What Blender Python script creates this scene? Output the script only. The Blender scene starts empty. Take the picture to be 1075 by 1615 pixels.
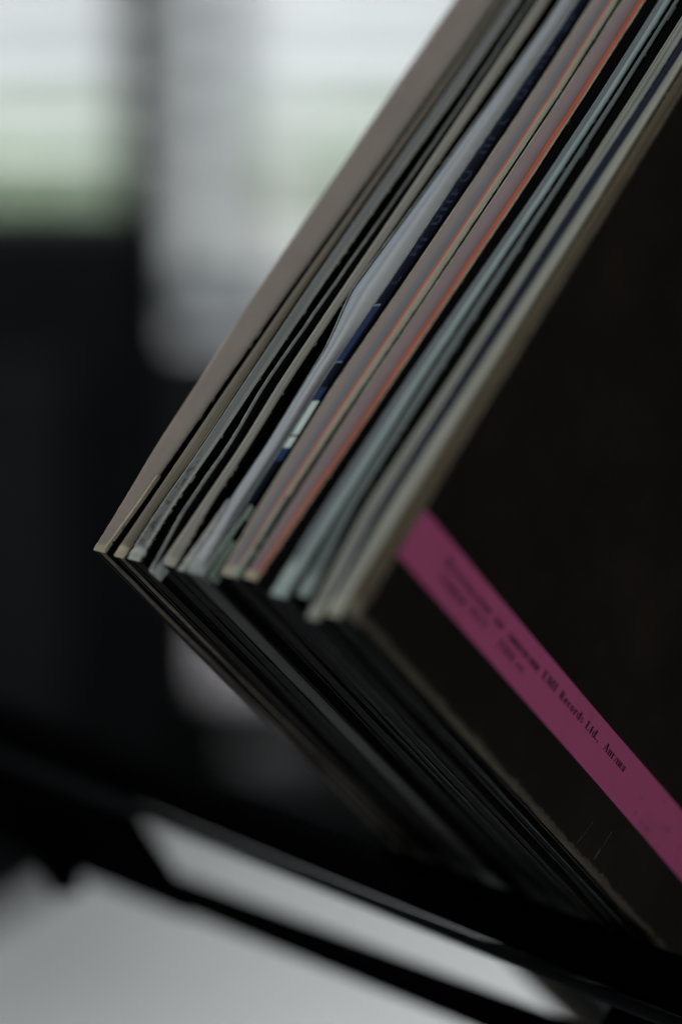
import bpy, math, random
from mathutils import Vector, Matrix, noise

random.seed(11)
S = bpy.context.scene
COL = S.collection
mm = 0.001
HC = 1.06                      # camera height above the floor datum
TH = math.radians(11.76)       # camera looks down by this much

# ------------------------------------------------------------ camera
cd = bpy.data.cameras.new('camera')
cam = bpy.data.objects.new('camera', cd)
COL.objects.link(cam)
cam.location = (0, 0, HC)
cam.rotation_euler = (math.radians(90) - TH, 0, 0)
cd.sensor_fit = 'HORIZONTAL'
cd.sensor_width = 24
cd.lens = 88.4
cd.clip_start = 0.02
cd.clip_end = 300
cd.dof.use_dof = True
cd.dof.focus_distance = 0.371
cd.dof.aperture_fstop = 4.4
S.camera = cam

# ------------------------------------------------------------ world, lamps, exposure
w = bpy.data.worlds.new('World')
S.world = w
w.use_nodes = True
bg = w.node_tree.nodes['Background']
bg.inputs['Color'].default_value = (0.86, 0.95, 1.0, 1)
bg.inputs['Strength'].default_value = 0.045
S.view_settings.view_transform = 'Standard'
S.view_settings.look = 'None'
S.view_settings.exposure = 0
S.view_settings.gamma = 1


def area(name, loc, target, size, power, col, sy=None):
    d = bpy.data.lights.new(name, 'AREA')
    d.energy = power
    d.color = col
    d.size = size
    if sy:
        d.shape = 'RECTANGLE'
        d.size_y = sy
    o = bpy.data.objects.new(name, d)
    COL.objects.link(o)
    o.location = loc
    o.rotation_euler = (Vector(target) - Vector(loc)).to_track_quat('-Z', 'Y').to_euler()
    return o


# soft daylight of the room's windows, up and to the left, and the open sky over the yard
area('window_daylight', (-1.0, 0.50, HC + 1.15), (0.0, 0.42, HC - 0.1), 0.8, 12.0, (0.97, 1.0, 0.99))
area('yard_daylight', (0, 1.9, HC + 9), (0, 24, HC + 6.4), 12, 2500, (0.97, 1.0, 1.0))

area('front_fill', (0.9, -0.9, HC + 0.5), (0.05, 0.4, HC - 0.05), 1.2, 4.7, (1.0, 0.97, 0.93))  # added fill from the front right, lifts the dark cover and band
area('sky_through_window', (-0.3, 3.6, HC + 1.9), (-.06, 1.05, HC + .0), 1.6, 185.0, (0.97, 1.0, 1.0))


# ------------------------------------------------------------ frames of reference
def c2w(v):                    # camera-aligned axes (right, forward, up) to world axes
    x, y, z = v
    return Vector((x, y * math.cos(TH) + z * math.sin(TH), -y * math.sin(TH) + z * math.cos(TH)))


A = c2w((0.50028467, 0.33232646, 0.79954636)).normalized()      # up the open edges of the sleeves
B = c2w((0.51165253, 0.63148112, -0.58261762)).normalized()     # down the lower edges
Cx = c2w((-0.69851767, 0.70056458, 0.14588465)).normalized()    # through the stack, away
P0 = c2w((0.0025417, 0.330, -0.013375)) + Vector((0, 0, HC))    # near corner of the stack


def P(a, b, c):                # millimetres in the stack to world
    return P0 + A * (a * mm) + B * (b * mm) + Cx * (c * mm)


STACK = Matrix(((B.x, A.x, -Cx.x), (B.y, A.y, -Cx.y), (B.z, A.z, -Cx.z))).to_4x4()


# ------------------------------------------------------------ materials
def mat(name, col=(.5, .5, .5), rough=.6, spec=.5, metallic=0):
    m = bpy.data.materials.new(name)
    m.use_nodes = True
    b = m.node_tree.nodes['Principled BSDF']
    b.inputs['Base Color'].default_value = (*col, 1)
    b.inputs['Roughness'].default_value = rough
    b.inputs['Specular IOR Level'].default_value = spec
    b.inputs['Metallic'].default_value = metallic
    return m


def nd(m, t, **k):
    n = m.node_tree.nodes.new(t)
    for a, v in k.items():
        setattr(n, a, v)
    return n


def lk(m, a, b):
    m.node_tree.links.new(a, b)


def mth(m, op, a, b=None, c=None, clamp=False):
    n = nd(m, 'ShaderNodeMath', operation=op)
    n.use_clamp = clamp
    for i, v in enumerate((a, b, c)):
        if v is None:
            continue
        if isinstance(v, (int, float)):
            n.inputs[i].default_value = v
        else:
            lk(m, v, n.inputs[i])
    return n.outputs[0]


def mix(m, f, a, b, mode='MIX'):
    n = nd(m, 'ShaderNodeMix', data_type='RGBA', blend_type=mode)
    for i, v in ((0, f), (6, a), (7, b)):
        if isinstance(v, (int, float)):
            n.inputs[i].default_value = v
        elif isinstance(v, tuple):
            n.inputs[i].default_value = (*v, 1)
        else:
            lk(m, v, n.inputs[i])
    return n.outputs[2]


def tex(m, coord, scale, detail=4, rough=.6):
    n = nd(m, 'ShaderNodeTexNoise')
    n.inputs['Scale'].default_value = scale
    n.inputs['Detail'].default_value = detail
    n.inputs['Roughness'].default_value = rough
    lk(m, coord, n.inputs['Vector'])
    return n.outputs['Fac']


def mapping(m, coord, scale):
    n = nd(m, 'ShaderNodeMapping')
    n.inputs['Scale'].default_value = scale
    lk(m, coord, n.inputs['Vector'])
    return n.outputs[0]


def step(m, v, a, b):
    n = nd(m, 'ShaderNodeMapRange')
    n.interpolation_type = 'SMOOTHSTEP'
    lk(m, v, n.inputs[0])
    n.inputs[1].default_value = a
    n.inputs[2].default_value = b
    return n.outputs[0]


def bump(m, h, strength, dist):
    b = nd(m, 'ShaderNodeBump')
    b.inputs['Strength'].default_value = strength
    b.inputs['Distance'].default_value = dist
    lk(m, h, b.inputs['Height'])
    lk(m, b.outputs[0], m.node_tree.nodes['Principled BSDF'].inputs['Normal'])


def board(name, stops, wear=(.36, .34, .27), wear_len=2.6, rough=.62, spec=.3, edge_wear=.0, grain=.25, streak=.0, wmax=1.0, speck=0.0):
    """printed card: colour stops run across the strip (UV u), wear creeps in from the corner (UV v in mm)"""
    m = mat(name, (.5, .5, .5), rough, spec)
    bs = m.node_tree.nodes['Principled BSDF']
    uv = nd(m, 'ShaderNodeUVMap').outputs[0]
    sp = nd(m, 'ShaderNodeSeparateXYZ')
    lk(m, uv, sp.inputs[0])
    u, v = sp.outputs[0], sp.outputs[1]
    ob = nd(m, 'ShaderNodeTexCoord').outputs['Object']
    r = nd(m, 'ShaderNodeValToRGB')
    wob = tex(m, mapping(m, ob, (1, 1, 1)), 60, 2)
    uu = mth(m, 'ADD', u, mth(m, 'MULTIPLY', mth(m, 'SUBTRACT', wob, .5), .10))
    lk(m, uu, r.inputs[0])
    e = r.color_ramp.elements
    e[0].position, e[0].color = stops[0][0], (*stops[0][1], 1)
    e[1].position, e[1].color = stops[-1][0], (*stops[-1][1], 1)
    for p, c in stops[1:-1]:
        x = e.new(p)
        x.color = (*c, 1)
    n1 = tex(m, ob, 900, 6, .7)
    n2 = tex(m, ob, 120, 5, .6)
    st = tex(m, mapping(m, ob, (2500, 60, 2500)), 1, 3, .6)
    col = r.outputs[0]
    var = mth(m, 'ADD', .80, mth(m, 'MULTIPLY', n2, .40))
    if streak:
        var = mth(m, 'MULTIPLY', var, mth(m, 'ADD', 1 - streak, mth(m, 'MULTIPLY', st, streak * 2)))
    hs = nd(m, 'ShaderNodeVectorMath', operation='SCALE')
    lk(m, col, hs.inputs[0])
    lk(m, var, hs.inputs['Scale'])
    col = hs.outputs[0]
    if speck:                  # dark abraded patches along the middle of the spine near the corner
        ns = tex(m, mapping(m, ob, (700, 420, 700)), 1, 5, .75)
        mid = mth(m, 'SUBTRACT', 1, step(m, mth(m, 'ABSOLUTE', mth(m, 'SUBTRACT', u, .52)), .16, .30))
        fd = mth(m, 'SUBTRACT', 1, step(m, v, 14, 24))
        dk = mth(m, 'MULTIPLY', mth(m, 'MULTIPLY', step(m, ns, .47, .60), mid), mth(m, 'MULTIPLY', fd, speck))
        col = mix(m, dk, col, (.025, .026, .026))
    # wear from the corner
    wv = mth(m, 'ADD', v, mth(m, 'MULTIPLY', mth(m, 'SUBTRACT', n2, .5), -wear_len * 3.4))
    mask = mth(m, 'SUBTRACT', 1, step(m, wv, wear_len * .55, wear_len * 1.25))
    if edge_wear:
        au = mth(m, 'ABSOLUTE', mth(m, 'SUBTRACT', u, .5))
        fade = mth(m, 'SUBTRACT', 1, step(m, v, 14, 34))
        ew = mth(m, 'ADD', mth(m, 'ADD', au, mth(m, 'MULTIPLY', n1, .22)), mth(m, 'MULTIPLY', fade, .06))
        em = mth(m, 'MULTIPLY', step(m, ew, .60 - edge_wear * .2, .66 - edge_wear * .2), mth(m, 'ADD', .35, mth(m, 'MULTIPLY', fade, .65)))
        mask = mth(m, 'MAXIMUM', mask, em)
    if wmax < 1:
        mask = mth(m, 'MULTIPLY', mask, wmax)
    wc = mix(m, n1, tuple(x * .75 for x in wear), tuple(min(1, x * 1.25) for x in wear))
    lk(m, mix(m, mask, col, wc), bs.inputs['Base Color'])
    lk(m, mth(m, 'ADD', rough, mth(m, 'MULTIPLY', mask, .9 - rough)), bs.inputs['Roughness'])
    bump(m, mth(m, 'ADD', n1, mth(m, 'MULTIPLY', mask, 1.5)), grain, .00006)
    return m


def card(name, col, rough=.8, spec=.2, amt=.35, scale=700, dark=None):
    m = mat(name, col, rough, spec)
    bs = m.node_tree.nodes['Principled BSDF']
    ob = nd(m, 'ShaderNodeTexCoord').outputs['Object']
    n = tex(m, ob, scale, 6, .7)
    n2 = tex(m, ob, scale / 9, 4, .6)
    f = mth(m, 'MULTIPLY', mth(m, 'ADD', n, n2), .5)
    d = dark or tuple(x * (1 - amt) for x in col)
    lk(m, mix(m, step(m, f, .36, .62), d, tuple(min(1, x * (1 + amt * .6)) for x in col)), bs.inputs['Base Color'])
    bump(m, n, .3, .00005)
    return m


M = {}
M['gap_black'] = card('gap_black', (.005, .005, .005), .85, .06)  # panel faces blackened, shade of the gaps put into the colour
M['black_spine'] = card('black_spine', (.0018, .0018, .0018), .9, .03)
M['dark_liner'] = card('dark_liner', (.016, .016, .015), .9, .1)
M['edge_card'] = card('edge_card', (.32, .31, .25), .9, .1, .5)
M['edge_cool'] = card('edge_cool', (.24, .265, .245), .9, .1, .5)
M['edge_shaded'] = card('edge_shaded', (.030, .028, .024), .9, .1, .6)  # darker card edge, shade of the undersides put into the colour
M['edge_fine'] = card('edge_fine', (.075, .085, .085), .7, .2, .8, 300, dark=(.015, .018, .018))
M['edge_black'] = card('edge_black', (.006, .006, .006), .9, .1, .6)
M['torn_white'] = card('torn_white', (.46, .50, .48), .85, .15, .3)


# ------------------------------------------------------------ mesh helpers
def mesh_obj(name, verts, faces, m, parent=None, uvs=None, smooth=False, mats=None, fm=None):
    me = bpy.data.meshes.new(name)
    me.from_pydata([tuple(v) for v in verts], [], faces)
    if mats:
        for x in mats:
            me.materials.append(x)
        me.polygons.foreach_set('material_index', fm)
    else:
        me.materials.append(m)
    if uvs:
        l = me.uv_layers.new(name='UVMap')
        for lp in me.loops:
            l.data[lp.index].uv = uvs[lp.vertex_index]
    if smooth:
        me.polygons.foreach_set('use_smooth', [True] * len(me.polygons))
    me.update()
    o = bpy.data.objects.new(name, me)
    COL.objects.link(o)
    if parent:
        o.parent = parent
    return o


def tag(o, label=None, cat=None, group=None, kind=None):
    for k, v in (('label', label), ('category', cat), ('group', group), ('kind', kind)):
        if v:
            o[k] = v
    return o


def empty(name, loc, label, cat, group=None, rot=None):
    o = bpy.data.objects.new(name, None)
    COL.objects.link(o)
    o.empty_display_size = .02
    o.location = loc
    if rot:
        o.rotation_euler = rot
    return tag(o, label, cat, group)


def box_geo(x0, x1, y0, y1, z0, z1, bev=0):
    """box with chamfered long edges"""
    if not bev:
        v = [(x, y, z) for x in (x0, x1) for y in (y0, y1) for z in (z0, z1)]
        f = [(0, 1, 3, 2), (4, 6, 7, 5), (0, 4, 5, 1), (2, 3, 7, 6), (0, 2, 6, 4), (1, 5, 7, 3)]
        return v, f
    import bmesh
    bm = bmesh.new()
    bmesh.ops.create_cube(bm, size=1)
    for q in bm.verts:
        q.co = Vector((x0 + (q.co.x + .5) * (x1 - x0), y0 + (q.co.y + .5) * (y1 - y0), z0 + (q.co.z + .5) * (z1 - z0)))
    bmesh.ops.bevel(bm, geom=bm.edges[:], offset=bev, segments=3, affect='EDGES', profile=.5)
    v = [tuple(q.co) for q in bm.verts]
    bm.verts.index_update()
    f = [tuple(q.index for q in p.verts) for p in bm.faces]
    bm.free()
    return v, f


def box(name, x0, x1, y0, y1, z0, z1, m, parent=None, bev=0):
    v, f = box_geo(x0, x1, y0, y1, z0, z1, bev)
    return mesh_obj(name, v, f, m, parent, smooth=bool(bev))


# ------------------------------------------------------------ measured run of every strip up the edge, (a, c) in mm
T = {
 'taupe_L': [(-0.2, 55.6), (7.5, 56.1), (19.1, 57.0), (31.4, 57.1), (50.0, 57.4), (69.4, 57.2), (89.4, 57.0), (105.8, 56.6)],
 'taupe_R': [(-0.2, 53.1), (8.0, 52.5), (19.9, 51.95), (32.0, 51.56), (50.6, 50.7), (69.9, 49.54), (89.7, 48.29), (105.9, 47.4)],
 'olive_L': [(-0.2, 51.3), (8.3, 51.1), (20.1, 50.9), (32.1, 50.7), (50.7, 49.9), (69.9, 48.7), (89.7, 47.6), (105.9, 46.7)],
 'olive_R': [(0.2, 48.8), (8.6, 48.9), (20.6, 48.2), (32.5, 48.25), (50.9, 48.1), (70.0, 47.43), (89.7, 46.32), (105.9, 45.7)],
 'grey_L': [(-0.3, 48.3), (8.7, 48.5), (20.6, 47.9), (32.5, 47.85), (51.0, 47.5), (70.1, 46.7), (89.8, 45.6), (105.9, 45.0)],
 'grey_R': [(0.0, 45.1), (9.2, 45.8), (21.0, 45.3), (32.9, 45.2), (51.3, 44.9), (70.3, 44.1), (89.9, 42.9), (106.0, 42.5)],
 'paper': [(-0.7, 41.99), (4, 42.6), (9.7, 43.2), (21.4, 42.7), (33.1, 43.5), (51.5, 42.6), (70.5, 41.5), (90.0, 40.7), (106.0, 40.4)],
 'stone_L': [(0.5, 41.1), (10.1, 40.7), (21.8, 40.35), (33.5, 40.9), (51.7, 40.5), (70.6, 39.92), (90.0, 39.32), (106.0, 38.8)],
 'stone_R': [(1.5, 37.9), (10.5, 38.6), (22.1, 38.5), (33.8, 38.9), (52.0, 38.5), (70.7, 37.75), (90.1, 37.0), (106.0, 36.4)],
 'glossy_L': [(-0.4, 36.6), (11.1, 35.7), (22.6, 35.5), (34.1, 36.1), (40.5, 36.35), (44.0, 37.0), (48.0, 37.9), (51.5, 38.6), (54, 38.4), (70.8, 36.9), (90.2, 35.3), (106.1, 34.3)],
 'glossy_R': [(0.3, 31.3), (11.6, 32.2), (23.1, 32.1), (34.6, 32.5), (52.7, 31.9), (71.2, 31.6), (90.4, 30.9), (106.1, 30.5)],
 'print_R': [(0, 31.0), (12.1, 30.5), (23.4, 30.3), (34.9, 30.5), (52.9, 29.6), (71.4, 28.76), (90.5, 28.2), (106.1, 28.0)],
 'pinkgrey_L': [(1.0, 28.6), (12.2, 29.5), (23.5, 29.85), (35.0, 30.1), (53.0, 29.25), (71.4, 28.52), (90.5, 27.9), (106.1, 27.7)],
 'pinkgrey_R': [(1.6, 24.9), (13.0, 25.0), (24.3, 24.8), (35.8, 24.3), (53.6, 23.5), (71.8, 22.93), (90.7, 22.4), (106.2, 22.5)],
 'mauve_L': [(1.3, 24.1), (13.2, 24.05), (24.4, 23.9), (35.9, 23.8), (53.6, 23.1), (71.9, 22.45), (90.7, 21.9), (106.2, 21.8)],
 'mauve_R': [(1.4, 21.34), (13.7, 20.6), (25.1, 19.9), (36.5, 19.4), (54.1, 18.57), (72.2, 17.7), (90.9, 17.3), (106.3, 17.2)],
 'teal_L': [(-0.3, 17.5), (14.3, 17.9), (25.4, 17.7), (36.7, 17.4), (54.3, 16.4), (72.4, 15.4), (91.0, 14.8), (106.3, 14.7)],
 'teal_R': [(-0.1, 14.4), (14.8, 14.6), (26.0, 14.45), (37.2, 14.4), (54.6, 13.8), (72.6, 13.0), (91.1, 12.4), (106.3, 12.3)],
 'teal2_L': [(0.7, 12.9), (14.9, 14.1), (26.1, 13.9), (37.3, 13.8), (54.7, 13.04), (72.6, 12.15), (91.1, 11.6), (106.3, 11.4)],
 'teal2_R': [(1.0, 10.3), (15.2, 12.4), (26.3, 12.3), (37.5, 12.1), (54.8, 11.7), (72.7, 11.2), (91.1, 10.85), (106.3, 10.85)],
 'ash_L': [(-2.4, 8.7), (15.5, 10.7), (26.6, 10.3), (37.9, 9.8), (55.1, 9.3), (72.9, 8.98), (91.2, 8.6), (106.4, 8.5)],
 'ash_R': [(-1.8, 6.4), (16.0, 8.2), (27.0, 8.0), (38.1, 7.8), (55.3, 7.4), (73.0, 6.9), (91.3, 6.2), (106.4, 6.0)],
 'bone_L': [(-1.5, 6.1), (16.2, 6.9), (27.2, 6.6), (38.3, 6.3), (55.5, 5.8), (73.1, 5.4), (91.4, 4.75), (106.4, 4.5)],
 'bone_R': [(-0.6, 3.4), (16.8, 3.6), (27.5, 3.5), (38.7, 3.4), (55.7, 3.2), (73.3, 2.9), (91.5, 2.75), (106.4, 2.6)],
 'cover_R': [(0.0, 0.0), (30, 0.35), (56.1, 0.1), (73.5, -0.05), (106.5, -0.3)],
}


def run(key, blur=3.0):
    if key == 'glossy_L':
        blur = .8
    pts = T[key] if isinstance(key, str) else key

    def raw(s):
        if s <= pts[0][0]:
            return pts[0][1]
        for (a, x), (b_, y) in zip(pts, pts[1:]):
            if s <= b_:
                return x + (y - x) * (s - a) / (b_ - a)
        return pts[-1][1]
    return lambda s: sum(raw(s + k * blur) for k in (-1, -.5, 0, .5, 1)) / 5


def between(k0, k1, f, pad=0.0):
    g, h = run(k0), run(k1)
    return lambda s: g(s) * (1 - f) + h(s) * f + pad


def rag(seed, amp, corner=0.0, clen=12.0):
    def f(s):
        n = noise.noise(Vector((s * .9, seed, 0))) + .6 * noise.noise(Vector((s * 2.9, seed, 4.0)))
        k = amp + corner * max(0, 1 - s / clen)
        return n * k
    return f


def stations(s0, s1=315.0):
    out = []
    s = s0
    while s < s1:
        out.append(s)
        s += .25 if s < 16 else (.6 if s < 125 else 12)
    out.append(s1)
    return out


def bow(seed, b):              # slow waviness of a panel with depth
    if b < 1:
        return 0
    return min(1, b / 25) * .45 * noise.noise(Vector((b * .028, seed * 3.7, 9.0))) * 1.3


def V3(b, a, c):               # stack-local vertex: x down the lower edge, y up the open edge, z toward the viewer
    return (b * mm, a * mm, -c * mm)


def strip(name, tl, tr, s0, s1, m, parent, b0=0.0, bulge=.45, depth=2.0, n=10, seed=0, rg=(.03, .0, 12), prof=None, endwrap=True):
    """spine strip: runs up a between tl(a) and tr(a), rounded toward the viewer, with flanks going into the stack"""
    st = stations(s0, s1)
    rl, rr, rb = rag(seed + .3, rg[0], rg[1], rg[2]), rag(seed + 7.3, rg[0], rg[1], rg[2]), rag(seed + 17.1, rg[0] * 1.2, rg[1] * 1.0, rg[2])
    V, U = [], []
    for s in st:
        L, R_ = tl(s) + rl(s), tr(s) + rr(s)
        wd = L - R_
        taper = min(1, (s - s0) / 1.2 + .25) if endwrap else 1
        for i in range(-1, n + 2):
            u = min(1, max(0, i / n))
            if i in (-1, n + 1):
                b = b0 + depth
            else:
                h = math.sqrt(max(0, 1 - (2 * u - 1) ** 2 * .96))
                b = b0 + (1 - h * taper) * bulge * min(wd, 4) * .5 + (prof(u, s) if prof else 0) + rb(s) * (.6 + .4 * math.sin(u * 6 + s))
            V.append(V3(b, s, L + (R_ - L) * u))
            U.append((u, s - s0))
    k = n + 3
    F = []
    for j in range(len(st) - 1):
        for i in range(k - 1):
            F.append((j * k + i, j * k + i + 1, (j + 1) * k + i + 1, (j + 1) * k + i))
    # closed end at the corner
    F.append(tuple(range(k)))
    F.append(tuple((len(st) - 1) * k + i for i in reversed(range(k))))
    return mesh_obj(name, V, F, m, parent, U, smooth=True)


def panel(name, tc, th, s0, m, medge, parent, b0=.25, seed=0, rg=(.03, .0, 12), b1=315.0, mlow=None):
    """one card sheet: centre line tc(a), thickness th, from the open edge b0 back to b1; lower edge at a = s0"""
    st = stations(s0, 315.0)
    bs = [b0, b0 + .4, 3, 8] + [8 + i * 4 for i in range(1, 32)] + [150, 190, 240, b1]
    bs = [b for b in bs if b >= b0]
    rb = rag(seed + 2.2, rg[0], rg[1], rg[2])
    V, F, fm = [], [], []
    nb = len(bs)
    for side in (1, -1):
        for s in st:
            for j, b in enumerate(bs):
                ra = 0
                if s == s0:
                    ra = .10 * noise.noise(Vector((b * .9, seed, 3.3))) + .10 * noise.noise(Vector((b * .16, seed, 8.3)))
                bb = b + (rb(s) if j < 2 else 0)
                V.append(V3(bb, s + ra, tc(s) + bow(seed, b) + side * th / 2))
    ns = len(st)

    def id(side, i, j):
        return (0 if side == 1 else ns * nb) + i * nb + j
    for i in range(ns - 1):
        for j in range(nb - 1):
            F.append((id(1, i, j), id(1, i, j + 1), id(1, i + 1, j + 1), id(1, i + 1, j))); fm.append(0)
            F.append((id(-1, i, j), id(-1, i + 1, j), id(-1, i + 1, j + 1), id(-1, i, j + 1))); fm.append(0)
    for i in range(ns - 1):
        F.append((id(1, i, 0), id(1, i + 1, 0), id(-1, i + 1, 0), id(-1, i, 0))); fm.append(1)
        F.append((id(1, i, nb - 1), id(-1, i, nb - 1), id(-1, i + 1, nb - 1), id(1, i + 1, nb - 1))); fm.append(1)
    for j in range(nb - 1):
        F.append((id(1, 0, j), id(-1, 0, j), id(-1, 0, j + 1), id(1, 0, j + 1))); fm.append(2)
        F.append((id(1, ns - 1, j), id(1, ns - 1, j + 1), id(-1, ns - 1, j + 1), id(-1, ns - 1, j))); fm.append(1)
    return mesh_obj(name, V, F, None, parent, mats=[m, medge, mlow or medge], fm=fm)


def lower_seam(name, tl, tr, s0, m, parent, seed=0, inset=.25):
    """folded strip closing the lower edge between the two panels"""
    bs = [.6, 2] + [4 + i * 4 for i in range(36)] + [190, 240, 314]
    V, F, U = [], [], []
    n = 5
    for b in bs:
        for i in range(n + 1):
            u = i / n
            h = math.sin(math.pi * u)
            a = s0 + inset - .22 * h + .06 * noise.noise(Vector((b * .3, seed, 2)))
            V.append(V3(b, a, (tl(s0) + bow(seed, b)) * (1 - u) + (tr(s0) + bow(seed, b)) * u))
            U.append((u, b))
    for j in range(len(bs) - 1):
        for i in range(n):
            q = j * (n + 1) + i
            F.append((q, q + n + 1, q + n + 2, q + 1))
    return mesh_obj(name, V, F, m, parent, U, smooth=True)


GROUP = 'record sleeves packed in the slanted stack'


def sleeve(label, L, R_, s0, spine_mat, seam_mat, th=.32, edge='edge_card', outer='gap_black', edge_low='edge_shaded', b0=0.0,
           bulge=.45, seed=0, rg=(.03, .0, 12), prof=None, spine=True, n=10, lift=.12, name='record_sleeve'):
    tl = L if callable(L) else run(L)
    tr = R_ if callable(R_) else run(R_)
    root = empty(name, P0, label, 'record sleeve', GROUP)
    root.rotation_euler = STACK.to_euler()
    hb = th / 2
    eb = b0 + bulge * .5 * 1.2 + lift
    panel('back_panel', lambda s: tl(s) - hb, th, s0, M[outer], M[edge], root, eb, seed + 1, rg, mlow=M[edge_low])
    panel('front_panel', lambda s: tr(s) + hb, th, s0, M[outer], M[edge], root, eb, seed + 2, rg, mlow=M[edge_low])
    if spine:
        strip('spine', lambda s: tl(s) - .01, lambda s: tr(s) + .01, s0 - .05, 315.0, spine_mat, root, b0, bulge, bulge * .6 + lift + .25, n, seed + 3, rg, prof)
    lower_seam('lower_seam', lambda s: tl(s) - th, lambda s: tr(s) + th, s0, seam_mat, root, seed + 4)
    return root


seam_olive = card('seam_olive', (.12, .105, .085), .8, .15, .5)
seam_dark = card('seam_dark', (.004, .004, .004), .7, .05, .5)  # near-black seam, underside shade put into the colour
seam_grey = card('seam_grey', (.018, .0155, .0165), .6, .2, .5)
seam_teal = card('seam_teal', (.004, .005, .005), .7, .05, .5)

# 1 the far, taupe sleeve
taupe = board('taupe_spine', [(0, (.22, .185, .15)), (.12, (.235, .19, .17)), (.7, (.245, .205, .18)), (1, (.17, .155, .13))], (.38, .34, .25), 1.6, .7, .2)
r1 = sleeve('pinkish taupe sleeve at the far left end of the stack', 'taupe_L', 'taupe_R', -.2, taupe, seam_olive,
            outer='gap_black', seed=10, bulge=.12, rg=(.03, .10, 9), edge_low='edge_shaded')
strip('worn_edge', between('taupe_R', 'taupe_R', 0, .42), between('taupe_R', 'taupe_R', 0, -.03), 0.3, 14, card('worn_fold', (.42, .38, .28), .9, .1, .3), r1, -.12, .3, .6, 4, 12, (.03, .04, 12))
# 2 the olive sleeve
olive = board('olive_spine', [(0, (.26, .225, .15)), (.1, (.19, .17, .125)), (.55, (.17, .155, .12)), (.62, (.13, .12, .095)), (1, (.19, .165, .12))], (.46, .40, .27), 1.5, .75, .2, streak=.25)
r2 = sleeve('narrow olive sleeve just right of the pinkish taupe one', 'olive_L', 'olive_R', -.2, olive, seam_olive, seed=20, bulge=.5,
            rg=(.02, .04, 6), edge='edge_card')
# 3 grey worn sleeve
greyw = board('grey_worn_spine', [(0, (.30, .31, .28)), (.16, (.22, .23, .22)), (.3, (.13, .135, .135)), (.75, (.15, .155, .155)), (.88, (.28, .29, .27)), (1, (.32, .34, .31))], (.42, .45, .41), 1.5, .7, .25, edge_wear=.45, streak=.3, speck=.85)
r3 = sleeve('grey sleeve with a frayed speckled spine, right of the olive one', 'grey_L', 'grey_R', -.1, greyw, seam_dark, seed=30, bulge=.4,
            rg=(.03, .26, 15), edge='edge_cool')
# 4 black sleeve with a torn white paper line
r4 = sleeve('black sleeve with a wavy white torn paper line down its edge', between('grey_R', 'stone_L', .12), between('grey_R', 'stone_L', .93), .6, M['black_spine'], seam_dark,
            seed=40, b0=1.2, edge='edge_black', edge_low='edge_black', bulge=.1, lift=1)
tw = run('paper', 1.5)
pw = lambda s: .070 + (.10 if 3 < s < 16 else 0) * abs(noise.noise(Vector((s * .8, 2, 1)))) - .050 * min(1, max(0, (s - 22) / 34))
wv_ = lambda s: .13 * noise.noise(Vector((s * .22, 1, 1))) + .05 * noise.noise(Vector((s * .7, 1, 5)))
strip('torn_paper_edge', lambda s: tw(s) + pw(s) + wv_(s), lambda s: tw(s) - pw(s) + wv_(s), -1.2, 315, M['torn_white'], r4, .1, .3, .5, 4, 41, (.015, .04, 18))
# the little loop where the paper folds back
lp = []
for i in range(15):
    t = i / 14
    a = -1.25 - .35 * math.sin(math.pi * min(1, t * 1.6)) + (0 if t < .4 else (t - .4) * 7.2)
    lp.append((a, 42.05 - .15 - t * 1.55))
V, F = [], []
for a, c in lp:
    V += [V3(.05, a, c), V3(2.4, a + .1, c), V3(.05, a + .22, c - .05), V3(2.4, a + .32, c - .05)]
for i in range(len(lp) - 1):
    q = 4 * i
    F += [(q, q + 1, q + 5, q + 4), (q, q + 4, q + 6, q + 2), (q + 2, q + 6, q + 7, q + 3), (q + 1, q + 3, q + 7, q + 5)]
mesh_obj('paper_fold', V, F, M['torn_white'], r4, smooth=True)
# 5 stone sleeve
stone = board('stone_spine', [(0, (.36, .35, .29)), (.2, (.30, .29, .25)), (.45, (.27, .26, .22)), (.55, (.19, .18, .16)), (.7, (.25, .24, .21)), (1, (.31, .30, .26))], (.40, .39, .32), 1.7, .7, .25, streak=.3)
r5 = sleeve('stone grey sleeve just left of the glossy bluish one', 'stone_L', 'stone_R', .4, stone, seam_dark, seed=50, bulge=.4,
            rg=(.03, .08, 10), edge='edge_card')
# 6 glossy bluish sleeve
glossy = board('glossy_sleeve_sheen', [(0, (.30, .34, .37)), (.24, (.36, .405, .46)), (.42, (.19, .215, .26)), (.54, (.24, .26, .275)), (.68, (.11, .12, .135)), (.82, (.03, .035, .045)), (1, (.006, .009, .018))], (.36, .40, .39), 1.8, .38, .45, streak=.1)  # stops paint the sheen and shade of the folded sheet


def gprof(u, s):
    k = max(0, min(1, (s - 20) / 35))
    return k * (.08 * math.sin(u * 9 + s * .012) + .10) + (1 - k) * (.9 * max(0, u - .45))


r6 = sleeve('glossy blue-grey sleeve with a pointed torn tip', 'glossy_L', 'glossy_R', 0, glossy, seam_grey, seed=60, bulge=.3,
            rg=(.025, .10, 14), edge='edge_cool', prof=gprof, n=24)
strip('torn_corner', lambda s: run('glossy_L')(s) + .08, lambda s: run('glossy_L')(s) - 1.4 + max(0, s - 6) * .18, -.2, 12.5, card('torn_layer', (.36, .37, .35), .85, .2, .3), r6, -.12, .2, .2, 6, 61, (.06, .10, 14))
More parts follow.
